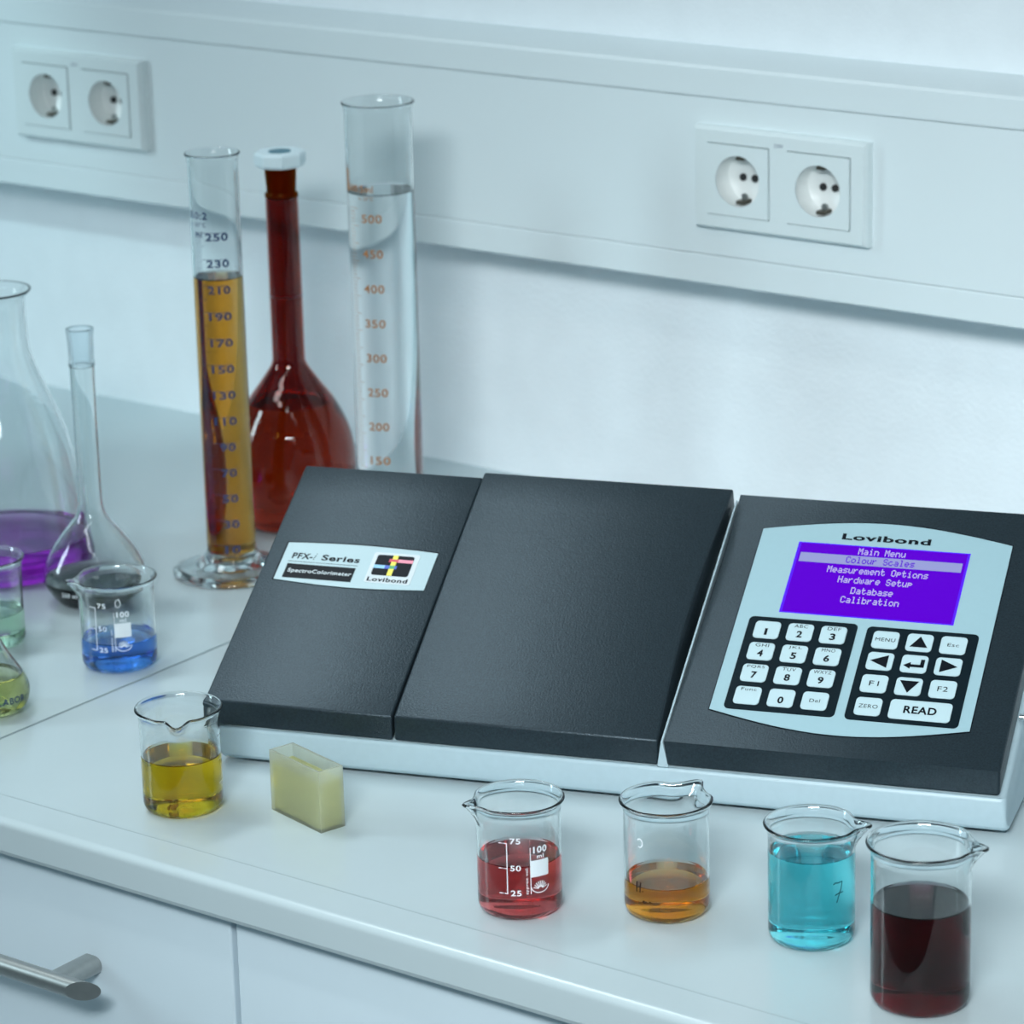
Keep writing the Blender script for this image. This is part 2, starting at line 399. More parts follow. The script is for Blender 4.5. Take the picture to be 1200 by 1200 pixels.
# ------------------------------------------------------------------ worktops and cabinets
SEAM = -.3107
def worktop(name, x0, x1, label):
    bm = bmesh.new()
    prof = [(0,-.0245),(0,0),(-.7860,0),(-.7866,0)] + arc(-.7872, -.0050, .0050, 90, 180, 8)+[(-.7922,-.0062)] + [(-.7922,-.0215),(-.7908,-.0245),(-.7800,-.0245)]
    prism(bm, prof, x0, x1)
    o = obj(name, bm, M['top']); o['label'] = label; o['category'] = 'worktop'; auto(o, 25)
    return o
worktop('worktop', -3.0, SEAM-.0013, 'pale grey laminate worktop section left of the joint, under the conical flask')
worktop('worktop', SEAM+.0013, 2.4, 'pale grey laminate worktop section right of the joint, under the grey instrument')
bm = bmesh.new(); box(bm, SEAM-.0013, SEAM+.0013, -.79, -.001, -.02, -.0006); o = obj('joint_strip', bm, M['joint']); o['kind'] = 'structure'; o.name = 'trim_2'
bm = bmesh.new(); box(bm, -3.0, 2.4, -.7612, -.7602, -.0004, .00006); o = obj('edge_shade', bm, M['edgeshade']); o['kind'] = 'structure'; o.name = 'edge_shade_strip'  # thin dark strip painted in for the shade of the edge groove
def cabinet(x0, x1, label, handle):
    t = thing('base_cabinet', label, 'cabinet', ((x0+x1)/2, -.40, -.9)); ox = -(x0+x1)/2
    def sh(bm):
        for v in bm.verts: v.co += Vector((ox, .40, .9))
    bm = bmesh.new(); box(bm, x0, x1, -.756, -.02, -.82, -.0255); box(bm, x0+.01, x1-.01, -.70, -.06, -.9, -.82); sh(bm); obj('body', bm, M['cabside'], t)
    bm = bmesh.new(); box(bm, x0+.0012, x1-.0012, -.776, -.757, -.30, -.0290, .0012); sh(bm); dr = obj('drawer_front', bm, M['cab'], t)
    bm = bmesh.new(); box(bm, x0+.0012, x1-.0012, -.776, -.757, -.815, -.303, .0012); sh(bm); dd = obj('door', bm, M['cab'], t)
    for par, hx, hz in ((dr, handle, -.0912), (dd, handle, -.36)):
        bm = bmesh.new(); n = 32; r = .0064; yc = -.8100; x1h, x0h = hx, hx-.20
        A, B = [], []
        for i in range(n):
            a = 2*PI*i/n; y = math.cos(a)*r; z = math.sin(a)*r
            A.append(bm.verts.new((x0h-y*1.5, yc+y, hz+z))); B.append(bm.verts.new((x1h+y*1.5, yc+y, hz+z)))
        for i in range(n): bm.faces.new((A[i], A[(i+1) % n], B[(i+1) % n], B[i]))
        bm.faces.new(A); bm.faces.new(B); bmesh.ops.recalc_face_normals(bm, faces=bm.faces)
        for px in (x0h+.030, x1h-.024):
            lathe_p = rrect(px-.0085, px+.0085, hz-.0060, hz+.0060, .0058, 6)
            a = [bm.verts.new((u, yc+.002, v)) for u, v in lathe_p]; b = [bm.verts.new((u, -.7762, v)) for u, v in lathe_p]
            for i in range(len(a)): bm.faces.new((a[i], a[(i+1) % len(a)], b[(i+1) % len(a)], b[i]))
        bmesh.ops.recalc_face_normals(bm, faces=bm.faces)
        sh(bm); auto(obj('handle', bm, M['steel'], par), 35)
GAP = -.0289
cabinet(-.93, GAP-.0010, 'pale blue base cabinet with steel bar handle under the left part of the worktop', -.1270)
cabinet(GAP+.0010, .87, 'pale blue base cabinet right of the dark gap under the worktop edge', .80)

# ------------------------------------------------------------------ glassware
FH = Vector((FW.x, FW.y)).normalized(); RH = Vector((RT.x, RT.y)).normalized()
def face_ang(x, y):    # world angle of the direction from a vessel to the middle of the room where the viewer stands
    return math.atan2(CAM.y-y, CAM.x-x)
def sstep(t): t = max(0, min(1, t)); return t*t*(3-2*t)
def curved(r, a0):
    """mapping (arc length to the right, height, offset) on a vessel of radius r (number or function of z)"""
    def T(u, z, n):
        rr = r(z) if callable(r) else r
        a = a0+u/ (rr if not callable(r) else max(rr, .004)); return Vector(((rr+n)*math.cos(a), (rr+n)*math.sin(a), z))
    return T
def print100(bm, T, off=0.):
    for z in (.0186, .0343, .0500): quad(bm, -.0125+off, -.0072+off, z-.0003, z+.0003, T)
    quad(bm, -.0077+off, -.0071+off, .0183, .0503, T)
    for s, z in (('25', .0186), ('50', .0343), ('75', .0512)): text(bm, s, -.0055+off, .0008+off, z-.0014, z+.0022, T, bold=.02)
    quad(bm, .0062+off, .0067+off, .0180, .0470, T)
    text(bm, 'approx vol.', .0032+off, .0054+off, .0180, .0350, T, bold=.01, rot=1)
    text(bm, '100', .0082+off, .0172+off, .0432, .0474, T, bold=.03)
    text(bm, 'ml', .0105+off, .0150+off, .0398, .0423, T, bold=.02)
    quad(bm, .0066+off, .0182+off, .0284, .0388, T, k=8)
    for k in range(9):
        a = math.radians(15+150*k/8); c, s_ = math.cos(a), math.sin(a)
        stroke(bm, [(.0124+c*.0012+off, .0206+s_*.0010), (.0124+c*.0046+off, .0206+s_*.0050)], .00055, T)
    stroke(bm, [(.0124+off+.0056*math.cos(PI+PI*i/12), .0222+.0040*math.sin(PI+PI*i/12)) for i in range(13)], .0006, T)
def vessel_shell(prof_out, th, base, rimr=None):
    """outer profile from the axis at the bottom up to the rim -> closed wall profile"""
    inner = []
    for i, (r, z) in enumerate(prof_out):
        a = prof_out[max(0, i-1)]; b = prof_out[min(len(prof_out)-1, i+1)]
        dx, dz = b[0]-a[0], b[1]-a[1]; L = math.hypot(dx, dz) or 1
        inner.append((max(0, r-dz/L*th), max(base, z+dx/L*th) if z < .5*prof_out[-1][1] else z+dx/L*th))
    return inner
def beaker(label, x, y, r, h, spout, liq, level, marks=None, group='small glass beakers on the worktop', flare=.0024, lip=.0072):
    t = thing('beaker', label, 'beaker', (x, y, 0), 0, group)
    th, base = .0012, .0022
    sd = RH*spout[0]-FH*spout[1]; sa = math.atan2(sd.y, sd.x)
    def disp(a, rr, z):
        d = (a-sa+PI) % (2*PI)-PI; wz = sstep((z-(h-.015))/.015)
        g = math.exp(-(d/.17)**2); p = math.exp(-((abs(d)-.52)/.22)**2)
        return rr+wz*((lip*g-.0010*p)), z+wz*((-.0012 if lip > .008 else .0004)*g-.0010*p)
    cr = .0065
    out = [(0,.0006),(r*.55,.0002)]+[(r-cr+a, b) for a, b in arc(0, cr, cr, -90, 0, 8)]+[(r, h*.5), (r, h-.015), (r, h-.008),(r+.0004,h-.0050),(r+flare*.45,h-.0028)]
    rim = [(r+flare-.0009+a, b) for a, b in arc(0, h-.0007, .0010, -60, 150, 9)]
    inn = [(r+flare*.42-th,h-.0021),(r+.0003-th,h-.0045),(r-th,h-.008),(r-th,h-.015),(r-th,h*.5),(r-th,cr+.001)]+[(r-cr+a*.86, b) for a, b in arc(0, cr+.001, cr-.0005, 0, -90, 6)][1:]+[(r*.5, base),(0, base)]
    vessel(t, out+rim, inn, M['glass'], liq, level, disp)
    if marks: marks(t, r, face_ang(x, y))
    return t
def mk(name, fn, m, t, r, a0, off=0):
    bm = bmesh.new(); fn(bm, curved(r+.00012, a0+off)); return obj(name, bm, m, t)
def m_red(t, r, a): mk('graduation_print', print100, M['whiteink'], t, r, a)
def m_blue(t, r, a):
    mk('graduation_print', print100, M['whiteink'], t, r, a, -.34)
    mk('marker_loop', lambda bm, T: stroke(bm, [(.0005+.0018*math.cos(i*PI/8), .0535+.0028*math.sin(i*PI/8)) for i in range(17)]+[(.0012,.0570)], .0005, T), M['whiteink'], t, r, a)
def m_gold(t, r, a):
    mk('graduation_print', print100, M['whiteink'], t, r, a, 1.62)
def m_orange(t, r, a):
    def f(bm, T):
        stroke(bm, [(-.0195,.0195),(-.0192,.0262)], .0009, T); stroke(bm, [(-.0195,.0228),(-.0165,.0232)], .0008, T); stroke(bm, [(-.0170,.0195),(-.0163,.0262)], .0009, T)
        stroke(bm, [(-.0152,.0205),(-.0146,.0208)], .0009, T)
        stroke(bm, [(-.0138,.0150),(-.0150,.0142),(-.0140,.0136),(-.0124,.0146)], .0009, T); stroke(bm, [(-.0108,.0148),(-.0092,.0144)], .0009, T)
    mk('handwriting', f, M['ink'], t, r, a)
    def g(bm, T):
        stroke(bm, [(-.0168+.0020*math.cos(math.radians(140-i*20)), .0505+.0026*math.sin(math.radians(140-i*20))) for i in range(14)], .0009, T)
    mk('marker_loop', g, M['whiteink'], t, r, a)
def m_cyan(t, r, a):
    def f(bm, T):
        stroke(bm, [(.0128,.0418),(.0140,.0428),(.0158,.0424),(.0190,.0428),(.0182,.0385),(.0162,.0335),(.0152,.0305)], .0006, T)
        stroke(bm, [(.0140,.0352),(.0168,.0360),(.0198,.0362)], .0006, T)
    mk('handwriting', f, M['ink'], t, r, a)
beaker('glass beaker of amber-gold liquid with front spout, beside the instrument\'s left corner', -.1245, -.7115, .0255, .0680, (.05, 1), 'liquid_golden', .0360, m_gold, lip=.0105)
beaker('glass beaker of red liquid with white 100 ml print, in front of the instrument', .1489, -.7194, .0250, .0698, (-1, .38), 'liquid_red', .0340, m_red)
beaker('one-third full glass beaker of orange liquid with black scribble, in front of the instrument', .2238, -.6757, .0251, .0705, (.62, -.75), 'liquid_orange', .0216, m_orange)
beaker('glass beaker of bright turquoise liquid marked with a thin handwritten sign', .3148, -.6619, .0250, .0712, (1, .22), 'liquid_cyan', .0545, m_cyan, flare=.0026)
beaker('taller glass beaker of dark wine-red liquid at the front right corner', .4094, -.7006, .0275, .0945, (1, .38), 'liquid_dark', .0590, None, flare=.0028)
beaker('glass beaker of blue liquid with white print, beside the worktop joint', -.3462, -.5320, .0268, .0655, (-1, .30), 'liquid_blue', .0215, m_blue)
beaker('glass beaker of pale mint green liquid cut by the left frame edge', -.4572, -.5507, .0258, .0655, (-1, -.3), 'liquid_mint', .0250)

def flask(name, label, cat, x, y, outer, th, gm, liqm, level, group=None, base=.003, joint=None):
    t = thing(name, label, cat, (x, y, 0), 0, group)
    inn = vessel_shell(outer, th, base)
    o_, i_ = outer[-1], inn[-1]
    edge = [((o_[0]+i_[0])/2+th*.5*math.cos(a*PI/6), (o_[1]+i_[1])/2+th*.5*math.sin(a*PI/6)) for a in range(1, 6)]
    inn[0] = (0, inn[0][1])
    vessel(t, outer+edge, list(reversed(inn)), gm, liqm, level)
    return t
def smooth_prof(pts, k=5):
    out = []
    n = len(pts)
    for i in range(n-1):
        p0 = pts[max(0, i-1)]; p1 = pts[i]; p2 = pts[i+1]; p3 = pts[min(n-1, i+2)]
        for j in range(k):
            t = j/k
            out.append(tuple(.5*((2*p1[d])+(-p0[d]+p2[d])*t+(2*p0[d]-5*p1[d]+4*p2[d]-p3[d])*t*t+(-p0[d]+3*p1[d]-3*p2[d]+p3[d])*t**3) for d in (0, 1)))
    out.append(pts[-1]); return [(max(0, a), b) for a, b in out]
# conical flask with purple liquid
erl = smooth_prof([(0,.0008),(.045,.0003),(.0600,.0012),(.0652,.0060),(.0662,.0115),(.0645,.0200),(.0600,.0550),(.0545,.0912),(.0475,.1160),(.0385,.1388),(.0312,.1560),(.0272,.1685),(.0255,.1800),(.0250,.1994),(.0252,.2120),(.0275,.2160),(.0300,.2187)], 4)
flask('conical_flask', 'large conical flask with purple liquid cut by the left frame edge', 'flask', -.5759, -.4103, erl, .0016, M['glass'], 'liquid_purple', .0265)
# volumetric flask with near-black liquid
vf = smooth_prof([(0,.0008),(.020,.0004),(.0275,.0018),(.0330,.0080),(.0378,.0160),(.0388,.0220),(.0368,.0300),(.0300,.0430),(.0205,.0560),(.0125,.0660),(.0096,.0740),(.0090,.0850),(.0088,.1100),(.0090,.1500),(.0092,.1820)], 4)
t = flask('volumetric_flask', 'clear long-necked volumetric flask with near-black liquid, behind the blue beaker', 'flask', -.4593, -.4368, vf, .0012, M['glass'], 'liquid_black', .0185)
bm = bmesh.new(); lathe(bm, [(.0078,.1815),(.0098,.1822),(.0098,.1850),(.0094,.1875),(.0098,.2040),(.0104,.2085),(.0104,.2105),(.0090,.2108),(.0080,.2090),(.0070,.1860)], 64, closed_loop=True); obj('ground_joint', bm, M['frosted'], t, True)
a0 = face_ang(-.4593, -.4368)
bm = bmesh.new(); Tf = curved(lambda z: .0392-max(0, (z-.024))*.75, a0)
text(bm, '250 ml', -.027, -.014, .0140, .0172, Tf, .0004, .01); obj('lettering', bm, M['whiteink'], t)
bm = bmesh.new(); text(bm, 'DIN A', .016, .027, .0260, .0300, Tf, .0004, .01); obj('lettering', bm, M['whiteink'], t)
# small round flask with yellow liquid at the left edge
yf = smooth_prof([(0,.0008),(.014,.0004),(.0195,.0012),(.0245,.0060),(.0268,.0140),(.0260,.0205),(.0225,.0285),(.0165,.0380),(.0110,.0480),(.0075,.0570),(.0062,.0680),(.0060,.0900),(.0062,.1150),(.0078,.1170)], 4)
t = flask('volumetric_flask', 'small round flask of yellow-green liquid with dark lettering at the left frame edge', 'flask', -.3538, -.6528, yf, .0012, M['glass'], 'liquid_yellow', .0262)
a0 = face_ang(-.3538, -.6528)
bm = bmesh.new(); text(bm, 'LABOR', .0045, .0260, .0120, .0168, curved(.0272, a0), 0, .02); obj('lettering', bm, M['blueink'], t)
# amber volumetric flask with stopper
af = smooth_prof([(0,.0012),(.030,.0006),(.0395,.0030),(.0455,.0150),(.0495,.0330),(.0503,.0500),(.0490,.0650),(.0445,.0820),(.0355,.1002),(.0250,.1150),(.0165,.1270),(.0135,.1330),(.0129,.1420),(.0129,.1900),(.0127,.2660)], 4)
t = flask('volumetric_flask', 'tall amber glass volumetric flask with white octagonal stopper, behind the brown cylinder', 'flask', -.4603, -.2030, af, .0015, M['amber'], 'liquid_amber', .1000)
bm = bmesh.new(); lathe(bm, [(.0110,.2655),(.0130,.2662),(.0131,.2685),(.0114,.2702),(.0128,.2920),(.0112,.2930),(.0098,.2700)], 64, closed_loop=True); obj('ground_joint', bm, glass('amber_joint', (.55,.26,.06), 1.3, rough=.3, trans=0), t, True)
bm = bmesh.new(); lathe(bm, [(0,.2905),(.0188,.2905),(.0202,.2925),(.0202,.3000),(.0190,.3018),(.0095,.3018),(.0090,.3010),(0,.3010)], 8); st = obj('stopper', bm, M['stopper'], t)
bm = bmesh.new(); lathe(bm, [(0,.3011),(.0088,.3011),(.0088,.3022),(0,.3022)], 32); obj('stopper_plug', bm, M['stoptop'], st)
bm = bmesh.new(); lathe(bm, [(.01285,.1866),(.0132,.1868),(.0132,.1876),(.01285,.1878)], 64, closed_loop=True); obj('fill_ring', bm, M['mark'], t, True)

# measuring cylinders
def cylinder(label, x, y, r, h, foot, liqm, level, ink, labels, ticks, top):
    t = thing('measuring_cylinder', label, 'measuring cylinder', (x, y, 0), 0, 'tall measuring cylinders')
    th = .0014
    out = [(0,.0062),(r*.6,.0062),(r-.001,.0085),(r,.0120),(r,h*.5),(r,h-.008),(r+.0005, h-.0045),(r+.0012, h-.0025)]+[(r+.0012+a, b) for a, b in arc(0, h-.0010, .0010, -50, 150, 8)]
    inn = [(r-.0004,h-.0025),(r-th,h-.005),(r-th,h*.5),(r-th,.0160),(r-th-.003,.0120),(r*.4,.0105),(0,.0102)]
    vessel(t, out, inn, M['glass'], liqm, level)
    bm = bmesh.new(); fr = foot
    lathe(bm, [(0,.0030),(fr*.5,.0022),(fr*.86,.0),(fr,.0006),(fr,.0036),(fr*.86,.0060),(fr*.62,.0085),(r+.004,.0125),(r+.0015,.0165),(r+.0001,.0190),(r+.0001,.0120),(r-.001,.0084),(r*.6,.0061),(0,.0061)], 96); obj('foot', bm, M['glass'], t, True)
    a0 = face_ang(x, y); T = curved(r+.00012, a0)
    labels(T, ink, t)
    bm = bmesh.new(); ticks(bm, T); obj('scale_marks', bm, ink, t)
    return t
def num(T, ink, t, *a, **k):
    bm = bmesh.new(); text(bm, *a, T, **k); obj('scale_number' if a[0].isdigit() else 'lettering', bm, ink, t)
def l250(T, ink, t):
    for i, v in enumerate(range(250, 0, -20)):
        z = .2668-i*.02028; wd = .0172 if v >= 100 else .0115
        num(T, ink, t, str(v), .0002-.0086+(.0172-wd)*.6, .0090+.0-(0 if v >= 100 else .002), z-.0030, z+.0030, bold=.03)
    num(T, ink, t, '250:2', -.0270, -.0062, .2800, .2856, bold=.02); num(T, ink, t, 'In 20°C', -.0230, -.0075, .2745, .2778, bold=.01); num(T, ink, t, 'ml', -.0175, -.0110, .2665, .2710, bold=.02)
def t250(bm, T):
    z1 = .2700
    for i in range(0, 121):
        z = z1-i*.002028; L = .0065 if i % 5 else .0090
        if i % 10 == 0: L = .026
        quad(bm, -.0185, -.0185+L, z-.0002, z+.0002, T, k=2 if L < .01 else 6)
def l500(T, ink, t):
    for i, v in enumerate(range(500, 0, -50)):
        z = .2670-i*.02715
        num(T, ink, t, str(v), -.0160, .0002-(0 if v >= 100 else .006), z-.0033, z+.0033, bold=.02)
    num(T, ink, t, '500:5ml', -.0300, -.0060, .2870, .2925, bold=.01); num(T, ink, t, 'In 20°C', -.0180, -.0060, .2810, .2840)
    num(T, ink, t, '500', -.0350, -.0290, .2860, .3040, bold=.04)
def t500(bm, T):
    for i in range(0, 90):
        z = .2745-i*.00272; L = .0065 if i % 5 else .0095
        quad(bm, -.0290, -.0290+L, z-.0002, z+.0002, T, k=3)
cylinder('tall glass measuring cylinder filled with brown liquid, blue numbers up the side', -.4171, -.3293, .0187, .3275, .0455, 'liquid_brown', .2330, M['blueink'], l250, t250, 0)
cylinder('tall wide measuring cylinder of clear water with orange numbers, behind the instrument', -.3529, -.2121, .0257, .3527, .0520, 'liquid_water', .2840, M['orangeink'], l500, t500, 0)

# cuvette
ct = thing('cuvette', 'open rectangular translucent cuvette of pale yellow liquid in front of the instrument', 'cuvette', (-.0457, -.6822, 0), math.atan2(-.0139, .0524))
L2, D2, H = .0271, .0094, .0408
bm = bmesh.new()
def walls(bm, L2, D2, H, t, zb):
    o = [(-L2,-D2),(L2,-D2),(L2,D2),(-L2,D2)]; i = [(-L2+t,-D2+t),(L2-t,-D2+t),(L2-t,D2-t),(-L2+t,D2-t)]
    ob = [bm.verts.new((*p, 0)) for p in o]; ot = [bm.verts.new((*p, H)) for p in o]; it = [bm.verts.new((*p, H)) for p in i]; ib = [bm.verts.new((*p, zb)) for p in i]
    bm.faces.new(ob); bm.faces.new(ib)
    for k in range(4):
        j = (k+1) % 4; bm.faces.new((ob[k], ob[j], ot[j], ot[k])); bm.faces.new((ot[k], ot[j], it[j], it[k])); bm.faces.new((it[k], it[j], ib[j], ib[k]))
    bmesh.ops.recalc_face_normals(bm, faces=bm.faces)
walls(bm, L2, D2, H, .0018, .002); bmesh.ops.bevel(bm, geom=list(bm.edges), offset=.0003, segments=1, affect='EDGES'); obj('cuvette_wall', bm, M['cuv'], ct)
bm = bmesh.new(); box(bm, -L2+.0017, L2-.0017, -D2+.0017, D2-.0017, .0019, .0325); obj('liquid', bm, M['liquid_cuvette'], ct)

# ------------------------------------------------------------------ the instrument
XO = .32; PH = .33030; cph, sph = math.cos(PH), math.sin(PH)
DEV = thing('spectrocolorimeter', 'grey sloping-lid bench spectrocolorimeter with violet screen and keypad', 'instrument', (-.2201+cph*XO, -.6586+sph*XO, 0), PH)
A = math.radians(27.70); cA, sA = math.cos(A), math.sin(A); Y1, Z1, Z2 = -.004, .0270, .0437
def P(u, v, n): return Vector((u-XO, Y1+v*cA-n*sA, Z2+v*sA+n*cA))
def yz(v, n): p = P(0, v, n); return (p.y, p.z)
VB = .2225; TH = .0165
# base: tray with wedge body
bm = bmesh.new()
poly = [(-.003,.0035),(-.0045,.010),(-.0035,.0262),(.000,.0268),yz(.012,-.0168),yz(VB-.004,-.0168),(.232,.118),(.236,.0035)]
def x0f(y, z): return .0665-XO if z < .02 else .0600-XO
def x1f(y, z): return .5880-XO if z < .02 else .5855-XO
prism(bm, poly, 0, 0, .0035, 3, x0f, x1f)
base = auto(obj('base', bm, M['base'], DEV), 50)
for fx in (.10, .55):
    for fy in (.02, .20):
        bm = bmesh.new(); lathe(bm, [(0,0),(.009,0),(.010,.001),(.010,.0042),(0,.0042)], 24, c=(fx-XO, fy)); obj('foot', bm, M['black'], DEV)
bm = bmesh.new(); box(bm, .078-XO, .580-XO, .006, .2, .0022, .0045); obj('underside_shade', bm, M['black'], DEV)  # black slab darkens the gap in place of the shadow under the base
# covers
def cover(name, u0, u1, lift0, lift1, vb, x0f=None, x1f=None, bev=.0014):
    bm = bmesh.new()
    poly = [(Y1, Z1), yz(0, 0)] + [yz(vb*k/8, lift0+(lift1-lift0)*math.sin(k/8*PI/2)) for k in range(1, 9)] + [(.1960, .130), (.1960, .118), yz(.012, -TH)]
    prism(bm, poly, u0-XO, u1-XO, bev, 3, x0f, x1f)
    return auto(obj(name, bm, M['lid'], DEV), 50)
lc = cover('left_cover', .0575, .1878, 0, 0, VB)
ml = cover('sample_lid', .1892, .3655, 0, .0042, VB+.001, x1f=lambda y, z: .3655-XO-.0054*math.sin(PI*max(0, min(1, (y+.004)/.2))))
def right_cover():
    bm = bmesh.new(); x0, x1 = .3695-XO, .5822-XO; rows = []
    K = 14
    def rowp(pts): return [bm.verts.new(p) for p in pts]
    def col(v):
        q = v/VB; wd = .0135*q**1.2*(1-q**7)+.0006; d = wd*.45
        return [Vector((x0, *yz(v, -d))), Vector((x0+wd, *yz(v, 0))), Vector((x1, *yz(v, 0)))]
    rows.append(rowp([(x0+.0024, Y1, Z1), (x0+.0030, Y1, Z1), (x1, Y1, Z1)]))
    for k in range(K+1): rows.append(rowp(col(VB*k/K)))
    rows.append(rowp([(x0, .1960, .128), (x0+.0006, .1960, .128), (x1, .1960, .128)]))
    for A_, B_ in zip(rows, rows[1:]):
        for a in (0, 1): bm.faces.new((A_[a], A_[a+1], B_[a+1], B_[a]))
    # underside and sides
    und = [rows[0][0]]
    bl = [bm.verts.new((x0, *yz(.012+(VB-.02)*k/K, -TH))) for k in range(K+1)]; br = [bm.verts.new((x1, *yz(.012+(VB-.02)*k/K, -TH))) for k in range(K+1)]
    L_ = [r[0] for r in rows]; R_ = [r[2] for r in rows]
    bm.faces.new((rows[0][0], rows[0][1], rows[0][2], br[0], bl[0]))
    for k in range(K): bm.faces.new((bl[k], br[k], br[k+1], bl[k+1]))
    bm.faces.new((L_[-1], rows[-1][1], R_[-1], br[-1], bl[-1]))
    for k in range(K):
        bm.faces.new((L_[k+1], L_[k+2], bl[k+1], bl[k])); bm.faces.new((R_[k+1], R_[k+2], br[k+1], br[k]))
    for S_, b in ((L_, bl), (R_, br)):
        bm.faces.new((S_[0], S_[1], b[0])); bm.faces.new((S_[-2], S_[-1], b[-1]))
    bmesh.ops.recalc_face_normals(bm, faces=bm.faces)
    es = [e for e in bm.edges if len(e.link_faces) == 2 and e.calc_face_angle(0) > math.radians(50) and min(v.co.x for v in e.verts) > x0+.002]
    bmesh.ops.bevel(bm, geom=es, offset=.0022, segments=3, profile=.5, affect='EDGES', clamp_overlap=True)
    return auto(obj('right_cover', bm, M['lid'], DEV), 50)
rc = right_cover()
# light fin in the gap between lid and right cover
bm = bmesh.new()
pf = [(-.0043,.0262), yz(0, -.0012), yz(VB-.004, -.0012), yz(VB-.004, -.016), (.010, .0262)]
prism(bm, pf, 0, 0, .0003, 1, x0f=lambda y, z: (.3672 if z > .03 else .3650)-XO, x1f=lambda y, z: (.3684 if z > .03 else .3725)-XO); obj('divider_fin', bm, M['base'], DEV)
# hinge pin on the right side
bm = bmesh.new(); bmesh.ops.create_cone(bm, cap_ends=True, segments=24, radius1=.0024, radius2=.0024, depth=.010)
for v in bm.verts: v.co = Vector((.5905-XO+v.co.z, 0, 0))+P(0, .052, -.0075)*1+Vector((XO, v.co.x, v.co.y))
bmesh.ops.bevel(bm, geom=[e for e in bm.edges if len(e.link_faces) == 2 and e.calc_face_angle(0) > 1], offset=.0005, segments=2, affect='EDGES')
auto(obj('hinge_pin', bm, M['chrome'], DEV))

# name plate
def arcpoly(u0, u1, vb, vt, ab, at, ubl=0, utr=0, n=14):
    Pt = []
    for i in range(n+1):
        s = i/n; Pt.append((u0+ubl+(u1-u0-ubl)*s, vb-ab*math.sin(PI*s)))
    for i in range(n+1):
        s = i/n; Pt.append((u1-(u1-u0)*s, vt+at*math.sin(PI*s)))
    return Pt
bm = bmesh.new(); plate(bm, arcpoly(.0683, .1774, .1116, .1478, .0028, .0024), .0001, .0003, P); surround = bm  # ink-dark rim below the plate stands for shade in its recess
bm = bmesh.new(); plate(bm, arcpoly(.0696, .1772, .1118, .1466, .0028, .0020), .0001, .0007, P, .0002); npl = obj('nameplate', bm, M['plate'], DEV); obj('plate_recess_shade', surround, M['ink'], npl)
bm = bmesh.new(); N = .0008
quad(bm, .0745, .1250, .1290, .1294, P, N)
text(bm, 'PFX-', .0762, .0910, .1318, .1373, P, N, bold=.03); text(bm, 'i', .0918, .0934, .1318, .1378, P, N, shear=.3); text(bm, 'Series', .0975, .1250, .1318, .1373, P, N, bold=.03)
quad(bm, .0750, .1243, .1138, .1270, P, N)
obj('plate_print', bm, M['ink'], npl)
bm = bmesh.new(); text(bm, 'SpectroColorimeter', .0772, .1228, .1180, .1226, P, N+.0001, bold=.02)
obj('plate_print_white', bm, M['white'], npl)
bm = bmesh.new(); plate(bm, rrect(.1332, .1660, .1150, .1434, .002), .0007, .0009, P); obj('emblem_ground', bm, M['white'], npl)
def cellq(m, u0, u1, v0, v1, n=.0011): 
    bm = bmesh.new(); quad(bm, u0, u1, v0, v1, P, n); obj('emblem_stripe', bm, M[m], npl)
bm = bmesh.new(); plate(bm, rrect(.1362, .1625, .1222, .1412, .0018), .0009, .0010, P)
text(bm, 'Lovibond', .1350, .1636, .1163, .1202, P, .0010, bold=.03); obj('emblem_print', bm, M['ink'], npl)
cellq('cyanlt', .1362, .1440, .1285, .1316); cellq('bluepr', .1440, .1525, .1285, .1316, .00112)
cellq('red', .1455, .1520, .1348, .1378); cellq('pink', .1520, .1625, .1348, .1378); cellq('yellow', .1474, .1510, .1222, .1412, .00118); cellq('green', .1474, .1510, .1285, .1316, .00124); cellq('red', .1474, .1510, .1352, .1374, .00124)

# control panel
bm = bmesh.new(); plate(bm, arcpoly(.3915, .5588, .0293, .1925, .0130, .0126, n=24), .0001, .0003, P); pshade = bm  # dark surround painted in place of the shadow along the panel recess
bm = bmesh.new(); plate(bm, arcpoly(.3921, .5582, .0299, .1920, .0130, .0119, n=24), .0001, .0006, P, .0002); pan = obj('control_panel', bm, M['panel'], DEV); obj('panel_recess_shade', pshade, M['ink'], pan)
bm = bmesh.new(); text(bm, 'Lovibond', .4460, .5050, .1868, .1925, P, .0008, bold=.035); obj('panel_print', bm, M['ink'], pan)
bm = bmesh.new(); plate(bm, [(.4185,.1177),(.5325,.1177),(.5325,.1822),(.4185,.1822)], .0006, .00075, P); obj('screen_bezel', bm, M['screenedge'], pan)
bm = bmesh.new(); quad(bm, .4203, .5309, .1185, .1812, P, .0009); obj('screen', bm, M['screen'], pan)
bm = bmesh.new(); quad(bm, .4217, .5290, .1642, .1725, P, .0010); obj('screen_highlight_bar', bm, M['screenbar'], pan)
